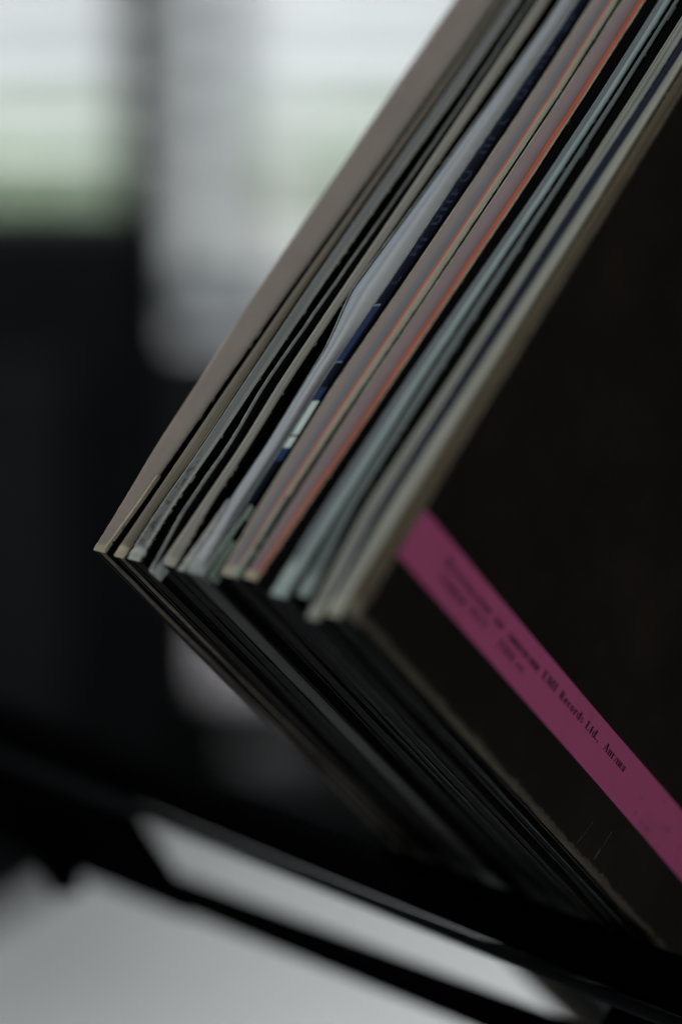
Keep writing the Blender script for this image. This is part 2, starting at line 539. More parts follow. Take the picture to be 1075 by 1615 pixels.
# 7 black sleeve with blue and white print
navysp = board('navy_black_spine', [(0, (.006, .012, .034)), (.35, (.004, .007, .020)), (1, (.002, .002, .003))], (.06, .06, .06), 1, .7, .03, wmax=0)
r7 = sleeve('black sleeve with a blue and white printed spine', lambda s: run('glossy_R')(s) - .12, lambda s: run('print_R')(s) + .02 - (0.0 if s > 14 else (14 - s) * .06),
            -.1, navysp, seam_dark, seed=70, bulge=.2, edge='edge_black', edge_low='edge_black')
blue = card('blue_ink', (.006, .020, .095), .6, .08, .3)
white = card('white_ink', (.55, .66, .62), .6, .3, .12)
navy = card('navy_ink', (.006, .012, .04), .45, .4, .3)


def ink(name, s0, s1, f0, f1, m, parent, slant=.25):
    tl, tr = run('glossy_R'), run('print_R')
    V, F = [], []
    K = 10
    for j in range(K + 1):
        for i in range(5):
            f = f0 + (f1 - f0) * i / 4
            s = s0 + (s1 - s0) * j / K + slant * (i - 2) / 4
            V.append(V3(-.035 + .04 * abs(2 * f - 1), s, tl(s) * (1 - f) + tr(s) * f))
    for j in range(K):
        for i in range(4):
            q = j * 5 + i
            F.append((q, q + 1, q + 6, q + 5))
    return mesh_obj(name, V, F, m, parent, smooth=True)


ink('white_print', 24.9, 31.1, .30, .98, white, r7)
ink('white_print', 22.6, 24.6, .30, .98, white, r7)
ink('blue_print', 20.2, 22.5, .15, .98, blue, r7)
ink('blue_print', 31.2, 33.6, .15, .9, blue, r7)
ink('blue_print', 38.4, 49.0, .10, .72, blue, r7)
ink('white_print', 38.1, 38.4, .10, .72, card('pale_blue_ink', (.08, .15, .26), .5, .3), r7)
ink('white_print', 48.8, 49.2, .10, .66, bpy.data.materials['pale_blue_ink'], r7)
dimb = card('dim_blue_ink', (.004, .011, .036), .6, .08, .3)
rr = random.Random(5)
s = 53.0
while s < 150:                 # big block letters running up the spine
    wl = rr.uniform(1.5, 2.4)
    ink('blue_print', s, s + .55, .30, .80, dimb, r7, 0)
    if rr.random() < .7:
        ink('blue_print', s + wl - .5, s + wl, .30, .80, dimb, r7, 0)
    p = rr.choice((.18, .48, .72))
    ink('blue_print', s + .56, s + wl - .51, p, p + .14, dimb, r7, 0)
    s += wl + rr.choice((.9, 1.0, 3.4))
mint = card('mint_paper', (.30, .38, .33), .85, .2, .3)
strip('torn_corner', run([(-.3, 31.4), (12, 30.6)]), run([(-.3, 30.9), (12, 30.25)]), -.2, 12.2, mint, r7, -.25, .3, 2, 4, 72, (.03, .08, 12))
strip('torn_corner', run([(-.3, 30.0), (3, 29.9)]), run([(-.3, 29.5), (3, 29.6)]), -.1, 6.2, mint, r7, -.2, .3, 2, 4, 73, (.04, .1, 12))
# 8 pinkish grey sleeve fading to blue-grey with orange line and cream edge
pg = board('pink_grey_spine', [(0, (.30, .26, .22)), (.08, (.235, .19, .17)), (.30, (.22, .175, .16)), (.50, (.14, .135, .145)), (.66, (.10, .115, .135)), (.71, (.12, .10, .10)), (.735, (.50, .075, .03)), (.79, (.45, .08, .032)), (.815, (.34, .315, .24)), (1, (.31, .29, .225))],
           (.42, .39, .29), 1.6, .6, .3, streak=.12)
r8 = sleeve('taupe sleeve shading to blue-grey with a thin orange line and cream right edge', 'pinkgrey_L', 'pinkgrey_R', 1.0, pg, seam_dark, seed=80, bulge=.22,
            rg=(.02, .05, 10), n=18)
strip('torn_corner', lambda s: run('pinkgrey_R')(s) + .75 - .03 * s, lambda s: run('pinkgrey_R')(s) + .02, 1.0, 15, mint, r8, -.2, .3, 1.2, 5, 81, (.04, .06, 14))
# 9 mauve sleeve with orange edge
mv = board('mauve_spine', [(0, (.30, .26, .23)), (.08, (.21, .155, .15)), (.45, (.20, .135, .14)), (.68, (.155, .095, .10)), (.76, (.15, .05, .038)), (.80, (.50, .075, .026)), (.90, (.46, .075, .026)), (.93, (.40, .26, .18)), (1, (.38, .30, .22))],
           (.44, .38, .29), 1.7, .6, .3, streak=.12)
r9 = sleeve('mauve sleeve with a bright orange band down its right edge', 'mauve_L', 'mauve_R', 1.3, mv, seam_dark, seed=90, bulge=.25, rg=(.02, .05, 10), n=18)
# 10 black sleeve
r10 = sleeve('plain black sleeve between the orange edged mauve one and the pale teal inner sleeves', between('mauve_R', 'teal_L', .08), between('mauve_R', 'teal_L', .9), .5, M['black_spine'], seam_dark, seed=100,
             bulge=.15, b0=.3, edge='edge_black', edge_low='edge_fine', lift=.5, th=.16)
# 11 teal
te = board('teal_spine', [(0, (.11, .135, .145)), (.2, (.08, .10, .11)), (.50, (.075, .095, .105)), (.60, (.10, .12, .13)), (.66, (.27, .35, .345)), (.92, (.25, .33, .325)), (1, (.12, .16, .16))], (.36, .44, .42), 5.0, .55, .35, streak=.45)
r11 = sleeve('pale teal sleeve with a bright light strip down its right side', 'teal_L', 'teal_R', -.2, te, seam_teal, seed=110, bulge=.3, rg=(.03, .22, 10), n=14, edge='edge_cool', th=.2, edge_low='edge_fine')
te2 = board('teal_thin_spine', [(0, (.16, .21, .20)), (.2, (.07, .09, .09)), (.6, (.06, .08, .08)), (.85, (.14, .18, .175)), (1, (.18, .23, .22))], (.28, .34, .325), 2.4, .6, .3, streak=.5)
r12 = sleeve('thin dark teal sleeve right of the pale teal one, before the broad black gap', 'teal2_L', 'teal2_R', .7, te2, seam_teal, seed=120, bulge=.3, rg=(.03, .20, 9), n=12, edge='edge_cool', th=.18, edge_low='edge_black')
# 13 black
r13 = sleeve('plain black sleeve between the thin dark teal one and the ash grey one', between('teal2_R', 'ash_L', .08), between('teal2_R', 'ash_L', .92), 1.0, M['black_spine'], seam_dark, seed=130,
             bulge=.15, b0=.4, edge='edge_black', edge_low='edge_shaded', lift=.5, th=.25)
# 14 ash
ash = board('ash_spine', [(0, (.30, .305, .26)), (.20, (.22, .22, .19)), (.26, (.07, .07, .06)), (.33, (.24, .24, .205)), (.52, (.27, .27, .235)), (.60, (.09, .09, .08)), (.68, (.20, .205, .185)), (.86, (.32, .345, .33)), (1, (.20, .22, .22))], (.38, .39, .33), 2.2, .7, .25, streak=.4)
r14 = sleeve('ash grey sleeve with fine lengthwise streaks, left of the navy one', 'ash_L', 'ash_R', -2.2, ash, seam_dark, seed=140, bulge=.3, rg=(.03, .20, 9), n=14)
# 15 navy
nv = board('navy_spine', [(0, (.004, .006, .012)), (.5, (.004, .009, .030)), (1, (.004, .006, .014))], (.05, .05, .05), 1, .6, .08, wmax=.0)
r15 = sleeve('slim navy blue sleeve between the ash grey and the bone coloured ones', between('ash_R', 'bone_L', .04), between('ash_R', 'bone_L', .96), 1.5, nv, seam_dark, seed=150,
             bulge=.15, b0=.3, edge='edge_black', edge_low='edge_black', lift=.3, th=.15)
# 16 bone
bone = board('bone_spine', [(0, (.26, .265, .23)), (.16, (.30, .305, .27)), (.24, (.06, .06, .05)), (.32, (.28, .285, .25)), (.5, (.34, .345, .30)), (.56, (.16, .16, .14)), (.64, (.42, .425, .365)), (.86, (.40, .40, .34)), (.92, (.12, .115, .09)), (1, (.24, .23, .18))], (.42, .42, .34), 2.0, .75, .2, streak=.3)
r16 = sleeve('bone coloured sleeve second from the front, behind the dark cover', 'bone_L', 'bone_R', -1.0, bone, seam_dark, seed=160, bulge=.45, rg=(.03, .15, 10), edge='edge_card', edge_low='edge_fine')

# 17 the front sleeve: brown spine, dark cover, pink band with print
r17 = empty('record_sleeve', P0, 'nearest sleeve of the stack, with a blackish cover and a pink printed band', 'record sleeve', GROUP)
r17.rotation_euler = STACK.to_euler()
brown = board('brown_worn_spine', [(0, (.16, .14, .10)), (.14, (.10, .08, .05)), (.35, (.075, .055, .030)), (.6, (.085, .062, .034)), (.82, (.05, .038, .024)), (.92, (.16, .135, .10)), (1, (.20, .17, .13))], (.16, .145, .11), 2.4, .75, .2, edge_wear=.25, streak=.3, wmax=.8)
tlf = lambda s: run('bone_R')(s) - .12
trf = run('cover_R')
strip('spine', tlf, lambda s: trf(s) + .28, -.1, 315, brown, r17, .1, .5, 3, 12, 171, (.05, .05, 12))

cover = mat('cover_print', (.01, .009, .008), .55, .12)
bs = cover.node_tree.nodes['Principled BSDF']
ob = nd(cover, 'ShaderNodeTexCoord').outputs['Object']
n1 = tex(cover, ob, 22, 5, .6)
n2 = tex(cover, ob, 1900, 3, .6)
n3 = tex(cover, ob, 260, 5, .7)
base = mix(cover, step(cover, n1, .35, .75), (.0080, .0066, .0054), (.022, .0155, .0118))
base = mix(cover, mth(cover, 'MULTIPLY', step(cover, n3, .5, .8), .5), base, (.024, .018, .015))
sp_ = nd(cover, 'ShaderNodeSeparateXYZ')
lk(cover, ob, sp_.inputs[0])
far = step(cover, mth(cover, 'ADD', sp_.outputs[0], sp_.outputs[1]), .03, .13)
dust = mth(cover, 'MULTIPLY', mth(cover, 'MULTIPLY', step(cover, n2, .70, .78), step(cover, n1, .40, .60)), far)
base = mix(cover, dust, base, (.22, .21, .18))
# rubbed card along the lower and the spine edges
n5 = tex(cover, ob, 1300, 8, .75)
ega = mth(cover, 'ADD', sp_.outputs[1], mth(cover, 'MULTIPLY', mth(cover, 'SUBTRACT', n3, .5), -.0026))
ega = mth(cover, 'ADD', ega, mth(cover, 'MULTIPLY', mth(cover, 'SUBTRACT', n5, .5), -.0008))
egb = mth(cover, 'ADD', sp_.outputs[0], mth(cover, 'MULTIPLY', mth(cover, 'SUBTRACT', n5, .5), -.0006))
em = mth(cover, 'SUBTRACT', 1, mth(cover, 'MULTIPLY', step(cover, ega, .0001, .0006), step(cover, egb, .0004, .0007)))
base = mix(cover, mth(cover, 'MULTIPLY', em, .45), base, (.15, .13, .095))
lk(cover, base, bs.inputs['Base Color'])
lk(cover, mth(cover, 'ADD', .42, mth(cover, 'MULTIPLY', n3, .3)), bs.inputs['Roughness'])
bump(cover, mth(cover, 'ADD', n2, mth(cover, 'MULTIPLY', n3, 2)), .25, .00004)


def coverc(b, a):              # c of the cover face: flat, rolling over near the spine edge, rubbed lip at the lower edge
    c = run('cover_R')(a) * max(0, 1 - b / 60)
    c += .2 * math.exp(-b / .5) + .25 * math.exp(-a / .7)
    c += .10 * noise.noise(Vector((b * .05, a * .05, 2))) + .03 * noise.noise(Vector((b * .4, a * .4, 5)))
    return c


bs_ = [.0, .3, .6, 1, 1.5, 2.2, 3, 4] + [5 + i * 2 for i in range(60)] + [130, 150, 180, 220, 260, 315]
as_ = [-.3, 0, .3, .6, 1, 1.5, 2, 3, 4] + [5 + i * 2 for i in range(60)] + [130, 150, 180, 220, 260, 315]
V, F, fm = [], [], []
for a in as_:
    for b in bs_:
        ra = (.16 * noise.noise(Vector((b * .22, 3, 3)))) if a < 0 else 0
        rb = (.10 * noise.noise(Vector((a * .17, 8, 3)))) if b < .2 else 0
        V.append(V3(b + .35 + rb, a + ra, coverc(b, a)))
nb = len(bs_)
N0 = len(V)
for a in as_:
    for b in bs_:
        V.append(V3(b + .35, a + .05, coverc(b, a) + .55))
for o_, flip in ((0, 0), (N0, 1)):
    for i in range(len(as_) - 1):
        for j in range(nb - 1):
            q = o_ + i * nb + j
            f = (q, q + 1, q + nb + 1, q + nb)
            F.append(f if not flip else f[::-1]); fm.append(0 if not flip else 1)
for j in range(nb - 1):
    F.append((j, N0 + j, N0 + j + 1, j + 1)); fm.append(1)
for i in range(len(as_) - 1):
    F.append((i * nb, (i + 1) * nb, N0 + (i + 1) * nb, N0 + i * nb)); fm.append(1)
    q = i * nb + nb - 1
    F.append((q, N0 + q, N0 + q + nb, q + nb)); fm.append(1)
rub = card('rubbed_board', (.09, .078, .056), .85, .15, .7, 500, dark=(.03, .026, .02))
mesh_obj('front_panel', V, F, None, r17, mats=[cover, rub], fm=fm, smooth=True)
panel('back_panel', lambda s: tlf(s) - .2, .3, 0, M['gap_black'], M['edge_card'], r17, .9, 172, mlow=rub)
lower_seam('lower_seam', lambda s: 3.0, lambda s: .65, 0, card('seam_brown', (.10, .085, .06), .8, .2, .7, 400, dark=(.012, .011, .010)), r17, 173, .35)

# pink band
pink = mat('pink_band', (.40, .08, .19), .6, .25)
bs = pink.node_tree.nodes['Principled BSDF']
ob = nd(pink, 'ShaderNodeTexCoord').outputs['Object']
n1 = tex(pink, ob, 1600, 8, .8)
n2 = tex(pink, ob, 70, 6, .65)
base = mix(pink, n1, (.48, .088, .225), (.58, .12, .29))
base = mix(pink, mth(pink, 'MULTIPLY', step(pink, n2, .52, .72), .55), base, (.30, .085, .145))
n4 = tex(pink, ob, 420, 5, .7)
sp_ = nd(pink, 'ShaderNodeSeparateXYZ')
lk(pink, ob, sp_.inputs[0])
sc = mth(pink, 'MULTIPLY', step(pink, sp_.outputs[0], .060, .075), step(pink, n4, .56, .68))
base = mix(pink, mth(pink, 'MULTIPLY', sc, .55), base, (.13, .075, .09))
lk(pink, base, bs.inputs['Base Color'])
bump(pink, n1, .2, .00003)


def on_cover(b, a, off=.03):
    return V3(b + .35, a, coverc(b, a) - off)


V, F = [], []
bb = [0, .3, .6, 1, 1.5, 2.2, 3, 4] + [5 + i * 2 for i in range(60)] + [130, 150, 180, 220, 260, 314]
for b in bb:
    for i in range(9):
        a = 9.75 + (17.35 - 9.75) * i / 8 + (.45 * max(0, b - 20) / 80 if i == 8 else 0)
        V.append(on_cover(b, a, .035))
for j in range(len(bb) - 1):
    for i in range(8):
        q = j * 9 + i
        F.append((q, q + 9, q + 10, q + 1))
band = mesh_obj('pink_band', V, F, pink, r17, smooth=True)
# where the band folds on to the spine
V, F = [], []
for i in range(9):
    a = 9.75 + 7.6 * i / 8
    for k in range(4):
        V.append(V3(.33 + [.02, -.05, .0, .2][k], a, coverc(0, a) - .035 + [0, .05, .3, .8][k]))
for i in range(8):
    for k in range(3):
        q = i * 4 + k
        F.append((q, q + 4, q + 5, q + 1))


# ---------------- lettering: a small bold modern serif face drawn as polygons
CAP, XH, ST, HR = 1.0, .68, .215, .07


def quad(x0, y0, x1, y1):
    return [[(x0, y0), (x1, y0), (x1, y1), (x0, y1)]]


def stem(x, y0, y1, serif=(1, 1), wd=ST):
    o = quad(x, y0, x + wd, y1)
    e = .07
    if serif[0]:
        o += quad(x - e, y0, x + wd + e, y0 + HR)
    if serif[1]:
        o += quad(x - e, y1 - HR, x + wd + e, y1)
    return o


def slant(x0, y0, x1, y1, wd):
    return [[(x0, y0), (x0 + wd, y0), (x1 + wd, y1), (x1, y1)]]


def arc(cx, cy, rx, ry, a0, a1, side=ST, thin=HR, n=14):
    o = []
    for i in range(n):
        p = []
        for k, inner in ((i, 0), (i + 1, 0), (i + 1, 1), (i, 1)):
            t = math.radians(a0 + (a1 - a0) * k / n)
            p.append((cx + (rx - side * inner) * math.cos(t), cy + (ry - thin * inner) * math.sin(t)))
        o.append(p)
    return o


def dot(x, y, r=.1):
    return [[(x + r * math.cos(t * math.pi / 4), y + r * math.sin(t * math.pi / 4)) for t in range(8)]]


def glyph(ch):
    X = XH
    O = lambda y1: arc(.27, y1 / 2, .27, y1 / 2 + .01, 0, 360, n=20)
    if ch == 'И': return stem(.07, 0, 1) + stem(.55, 0, 1) + slant(.22, .04, .55, .96, HR * 1.4), .84
    if ch == 'и': return stem(.06, 0, X) + stem(.42, 0, X) + slant(.2, .04, .44, X - .04, HR * 1.4), .69
    if ch == 'н': return stem(.06, 0, X) + stem(.42, 0, X) + quad(.2, X / 2 - .03, .45, X / 2 + .03), .69
    if ch == 'п': return stem(.06, 0, X) + stem(.42, 0, X) + quad(.2, X - HR, .45, X), .69
    if ch == 'л': return slant(.04, .02, .2, X, HR * 1.4) + dot(.06, .09, .08) + stem(.42, 0, X) + quad(.18, X - HR, .45, X), .69
    if ch == 'ц': return stem(.06, 0, X) + stem(.42, 0, X) + quad(.2, 0, .68, HR) + quad(.62, -.16, .68, .04), .72
    if ch == 'г': return stem(.06, 0, X) + quad(.2, X - HR, .5, X) + quad(.44, X - .2, .5, X), .56
    if ch == 'т': return stem(.2, 0, X, (1, 0)) + quad(.0, X - HR, .58, X) + quad(0, X - .2, .05, X) + quad(.53, X - .2, .58, X), .62
    if ch == 'о' or ch == 'o': return O(X), .58
    if ch == 'е' or ch == 'e': return arc(.27, X / 2, .26, X / 2 + .01, 5, 320, n=20) + quad(.15, X / 2 - .02, .52, X / 2 + .04), .56
    if ch in 'cс': return arc(.27, X / 2, .26, X / 2 + .01, 40, 320, n=18) + dot(.44, X - .16, .08), .53
    if ch == 'в': return stem(.06, 0, X) + arc(.22, X * .74, .24, X * .26, -90, 90, .15) + arc(.22, X * .26, .28, X * .27, -90, 90, .16), .56
    if ch == 'з': return arc(.2, X * .74, .22, X * .27, -90, 140, .14) + arc(.2, X * .27, .26, X * .28, -140, 90, .15), .5
    if ch == 'З': return arc(.28, .75, .26, .26, -90, 140, .16) + arc(.28, .27, .3, .28, -140, 90, .18), .64
    if ch == 'а': return arc(.22, X * .28, .2, X * .29, 60, 330, .14) + quad(.32, 0.03, .49, X * .7) + arc(.28, X * .66, .21, X * .35, 0, 150, .1) + quad(.45, 0, .58, HR), .6
    if ch == 'с': return arc(.27, X / 2, .26, X / 2 + .01, 40, 320, n=18), .53
    if ch == 'я': return stem(.34, 0, X) + arc(.36, X * .68, .3, X * .33, 90, 270, .15) + slant(.02, 0, .26, X * .4, .13), .6
    if ch == 'А': return slant(.02, 0, .3, 1, HR * 1.3) + slant(.5, 0, .27, 1, ST * 1.05) + quad(.12, .3, .52, .36) + quad(-.04, 0, .18, HR) + quad(.42, 0, .76, HR), .78
    if ch == 'E': return stem(.07, 0, 1) + quad(.2, 0, .6, HR) + quad(.2, 1 - HR, .58, 1) + quad(.2, .48, .46, .54) + quad(.55, 0, .6, .26) + quad(.53, .76, .58, 1) + quad(.42, .38, .46, .64), .68
    if ch == 'M': return stem(.07, 0, 1, wd=HR * 1.2) + stem(.68, 0, 1) + slant(.32, .02, .08, 1, ST) + slant(.38, .02, .66, 1, HR * 1.2), .98
    if ch == 'I': return stem(.07, 0, 1), .36
    if ch == 'R': return stem(.07, 0, 1) + arc(.28, .74, .3, .27, -90, 90, .18) + slant(.48, 0, .3, .5, ST) + quad(.46, 0, .74, HR), .76
    if ch == 'L': return stem(.07, 0, 1) + quad(.2, 0, .6, HR) + quad(.55, 0, .6, .32), .66
    if ch == 'r': return stem(.06, 0, X) + dot(.4, X - .1, .09) + slant(.2, X - .2, .34, X - .02, HR * 1.4), .5
    if ch == 'd': return stem(.36, 0, 1, (1, 1)) + arc(.24, X / 2, .22, X / 2 + .01, 40, 320, .16), .62
    if ch == 's': return arc(.22, X * .74, .19, X * .27, 20, 250, .12) + arc(.22, X * .27, .2, X * .28, -160, 80, .12) + slant(.3, X * .3, .1, X * .7, .13), .48
    if ch == 't': return stem(.1, .03, .92, (0, 0)) + quad(0, X - HR, .38, X) + arc(.28, .12, .18, .13, 180, 320, .1), .42
    if ch == '.': return dot(.12, .1, .1), .27
    if ch == ',': return dot(.12, .1, .1) + [[(.12, .04), (.22, .08), (.08, -.2), (.04, -.2)]], .27
    if ch == '–': return quad(.05, .32, .6, .38), .65
    if ch == '1': return stem(.2, 0, 1, (1, 0)) + slant(.05, .78, .22, .98, .1), .55
    if ch == '9': return arc(.27, .68, .26, .33, 0, 360, .15, n=20) + arc(.22, .42, .31, .43, -110, 20, .16), .58
    if ch == '8': return arc(.27, .75, .23, .26, 0, 360, .13, n=18) + arc(.27, .27, .27, .28, 0, 360, .15, n=18), .58
    if ch == '7': return quad(.02, .9, .55, 1) + slant(.14, 0, .4, .92, .15), .56
    if ch == '0': return arc(.27, .5, .26, .51, 0, 360, .15, n=20), .58
    if ch == '2': return arc(.26, .7, .26, .31, -30, 170, .15) + slant(.02, .04, .36, .58, .1) + quad(.02, 0, .54, .1), .58
    return [], .3


inkm = card('black_lettering', (.014, .008, .010), .6, .3, .3)


def word(txt, b0, b1, base, cap, parent):
    polys, x = [], 0
    for ch in txt:
        g, wd = glyph(ch)
        polys += [[(px + x, py) for px, py in p] for p in g]
        x += wd + .05
    k = (b1 - b0) / (x - .05)
    V, F = [], []
    for i, p in enumerate(polys):
        F.append(tuple(range(len(V), len(V) + len(p))))
        for px, py in p:
            V.append(on_cover(b0 + px * k - .35, base + py * cap, .060 + .00035 * (i % 23)))
    return mesh_obj('lettering', V, F, inkm, parent)


for txt, b0, b1, ln in (('Изготовлено', 8.5, 21.4, 0), ('по', 22.7, 25.1, 0), ('лицензии', 26.5, 35.7, 0), ('EMI', 37.0, 41.1, 0),
                        ('Records', 42.3, 49.7, 0), ('Ltd.,', 50.6, 54.9, 0), ('Англия', 56.6, 63.3, 0),
                        ('Записи', 8.6, 16.0, 1), ('1972', 17.4, 22.1, 1), ('–', 23.3, 24.3, 1), ('1988', 25.6, 30.3, 1), ('гг.', 31.2, 33.7, 1)):
    base = 14.22 if ln == 0 else 12.15
    o = word(txt, b0, b1, base, 1.30, r17)

# creases and scratches on the cover
scr = card('scratch', (.34, .33, .27), .8, .2, .7, 900, dark=(.01, .01, .01))
for (a0, b0, a1, b1, wd) in ((1.2, 67.0, 6.4, 67.5, .10), (1.0, 61.6, 5.2, 62.5, .022)):
    V, F = [], []
    K = 24
    for i in range(K + 1):
        t = i / K
        a, b = a0 + (a1 - a0) * t, b0 + (b1 - b0) * t + .30 * noise.noise(Vector((t * 7, a0, b0)))
        ww = wd * max(0, min(1, .5 + 3 * noise.noise(Vector((t * 5.3, b0, 6))))) * (1.1 - t) * (.5 + abs(noise.noise(Vector((t * 11, 4, b0)))) * 2)
        V += [on_cover(b - ww, a, .02), on_cover(b, a, .07), on_cover(b + ww, a, .02)]
    for i in range(K):
        q = 3 * i
        F += [(q, q + 1, q + 4, q + 3), (q + 1, q + 2, q + 5, q + 4)]
    mesh_obj('crease', V, F, scr, r17)

def bar(name, p, q, wd, th, m, parent, bev=.001):
    """flat bar from p to q in the parent's frame; wd across (horizontal), th the other way"""
    p, q = Vector(p), Vector(q)
    d = (q - p)
    L = d.length
    d.normalize()
    side = Vector((1, 0, 0)) if abs(d.x) < .9 else Vector((0, 1, 0))
    up = d.cross(side).normalized()
    side = up.cross(d).normalized()
    v, f = box_geo(-wd / 2, wd / 2, -th / 2, th / 2, 0, L, bev)
    V = [p + side * a + up * b + d * c for a, b, c in v]
    return mesh_obj(name, V, f, m, parent, smooth=True)


# ------------------------------------------------------------ rack the stack stands in (horizontal rails along the stack)
gloss = mat('black_rail_paint', (.0018, .0018, .0021), .8, .0)
obn = nd(gloss, 'ShaderNodeTexCoord').outputs['Object']
bump(gloss, tex(gloss, obn, 300, 4), .15, .0001)
yaw = math.atan2(Cx.y, Cx.x)
Gp = P(0, 86, 55)                                   # where the far sleeve's lower edge meets the front rail
TZ = HC - .31
rack = empty('record_rack', (Gp.x, Gp.y, TZ), 'black slatted rack with long rails carrying the slanted stack above the white table', 'rack')
rack.rotation_euler = (0, 0, yaw)                   # local x along the stack, away from the camera
RZ = Gp.z - TZ


def rloc(pw):
    return Matrix.Rotation(-yaw, 3, 'Z') @ (Vector(pw) - rack.location)


# front rail: section centred under the contact line
x0, x1 = -.14, .13
SL = .06                                            # the front rails dip a little toward the near end


def frail(name, yc, zc, wd, th, m, sl=SL):
    bar(name, (x0, yc + sl * x0, zc + sl * x0), (x1, yc + sl * x1, zc + sl * x1), wd, th, m, rack, .0007)


frail('rail', .0042, RZ - .0036, .0072, .0065, gloss)
satin = mat('highlight_strip', (.008, .0085, .0095), .7, .04)  # lighter strip added for the highlight along the rail's lower edge
frail('rail_highlight', .0090, RZ - .0073, .0022, .0018, satin)


def raypt(px, py, d):          # used once, to place the lower rail in the rack's own frame
    return c2w(((px - 537.5) / 3960 * d, d, -(py - 807.5) / 3960 * d)) + Vector((0, 0, HC))


q = rloc(raypt(540, 1507, .455))
frail('rail', q.y, q.z, .006, .005, gloss, 0)
LR = (q.y, q.z)


S2 = math.sqrt(.5)


# sleeves run down at 45 degrees away from local +y; bottom corner of the stack in rack frame
low = rloc(P(0, 315, 55))
def on_left(b, drop):          # point under the lower edges, b mm down the slope, dropped below them
    v = rloc(P(0, b, 55))
    return v.y, v.z - drop


def on_right(a, drop):
    v = rloc(P(a, 315, 55))
    return v.y, v.z - drop


y2, z2 = on_left(268, .006)
box('rail', x0, x1, y2 - .004, y2 + .004, z2 - .008, z2 + .0005, gloss, rack, .0012)
for aa in (60, 230):
    yy, zz = on_right(aa, .006)
    box('rail', x0, x1, yy - .004, yy + .004, zz - .008, zz + .0005, gloss, rack, .0012)
for xe in (-.052, -.125):
    ya, za = on_left(88, .017)
    yb, zb = on_left(312, .017)
    if xe:
        bar('side_arm', (xe, ya, za), (xe, yb, zb), .013, .007, gloss, rack)
        yc, zc = on_right(290, .017)
        bar('side_arm', (xe, yb, max(zb, .004)), (xe, yc, zc), .013, .007, gloss, rack)
# black plate closing the far ends of the front rails
ya, za = on_left(84, .012)
bar('end_plate', (.102, ya + .005, za + .005), (.102, LR[0], LR[1] - .003), .074, .004, gloss, rack)
bar('leg', (-.125, ya - .0075, za - .0075), (-.125, LR[0], LR[1] + .001), .012, .008, gloss, rack)
bar('hook', (.112, LR[0] + .003, LR[1] + .004), (.084, LR[0] + .016, LR[1] + .002), .006, .006, gloss, rack)

# ------------------------------------------------------------ white table
wt = card('white_table_paint', (.66, .67, .68), .5, .3, .08, 30)
table = empty('table', (.2, .6, 0), 'white table standing below the rack of records', 'table')
tp = [(-.0625, .936), (.54, .241), (.10, -.30), (-.48, .01)]          # outline of the top, seen from above
import bmesh
bm = bmesh.new()
lo = [bm.verts.new((x - .2, y - .6, TZ - .022)) for x, y in tp]
hi = [bm.verts.new((x - .2, y - .6, TZ)) for x, y in tp]
bm.faces.new(lo)
bm.faces.new(hi[::-1])
for i in range(4):
    bm.faces.new((lo[i], hi[i], hi[(i + 1) % 4], lo[(i + 1) % 4]))
bmesh.ops.recalc_face_normals(bm, faces=bm.faces[:])
bmesh.ops.bevel(bm, geom=bm.edges[:], offset=.002, segments=2, affect='EDGES')
me = bpy.data.meshes.new('tabletop')
bm.to_mesh(me)
bm.free()
me.materials.append(wt)
o = bpy.data.objects.new('tabletop', me)
COL.objects.link(o)
o.parent = table
for x, y in tp:
    lx, ly = (x - .2) * .86 - .01, (y - .6) * .86 - .02
    box('leg', lx - .018, lx + .018, ly - .018, ly + .018, 0, TZ - .0225, wt, table, .002)

# ------------------------------------------------------------ room: floor, wall with the window
WY = 1.05
KW = WY / 1.25
wallm = card('wall_paint', (.68, .73, .78), .8, .2, .08, 20)
floorm = card('floor_paint', (.05, .05, .05), .5, .3, .2, 10)
v, f = box_geo(-1.6, 1.6, -1.2, WY + .12, -.05, 0)
tag(mesh_obj('floor', v, f, floorm), kind='structure')
H0, H1, XA, XB = HC - .150, HC + .55, -.52, .40
G0, G1, GA, GB = HC - .1473, HC + .55 * KW, XA * KW, XB * KW
wr = empty('wall', (0, WY, 0), None, None)
wr['kind'] = 'structure'
ZP, LA, LB, L0, L1 = HC - .1475, -.0590, -.012, HC - .3000, HC - .266
dadom = card('dark_panelling', (.045, .051, .054), .6, .2, .15, 20)
for nm, a, b_, c, d, m_ in (('wall_above', -1.6, 1.6, G1, HC + 1.3, wallm), ('wall_side', -1.6, GA, G0, G1, wallm),
                            ('wall_side', GB, 1.6, G0, G1, wallm), ('dado', -1.6, 1.6, L1, ZP, dadom), ('dado', -1.6, 1.6, 0, L0, dadom),
                            ('dado', -1.6, LA, L0, L1, dadom), ('dado', LB, 1.6, L0, L1, dadom)):
    box(nm, a, b_, 0, .12 if m_ is wallm else .022, c, d, m_, wr)

win = empty('window', (0, WY, G0), 'bright window with a dark upright post and pale frames behind the stack', 'window')
wf = card('white_frame', (.62, .65, .66), .5, .3, .05, 30)
gf = card('shaded_frame', (.34, .37, .38), .5, .3, .05, 30)  # darker copy of the white frame, its shade put into the colour
df = card('dark_post', (.04, .043, .045), .6, .3, .1, 30)


def wbox(nm, xa, xb, za, zb, ya, yb, m, bev=.002):
    return box(nm, xa * KW, xb * KW, ya, yb, (za - HC) * KW + HC - G0, (zb - HC) * KW + HC - G0, m, win, bev)


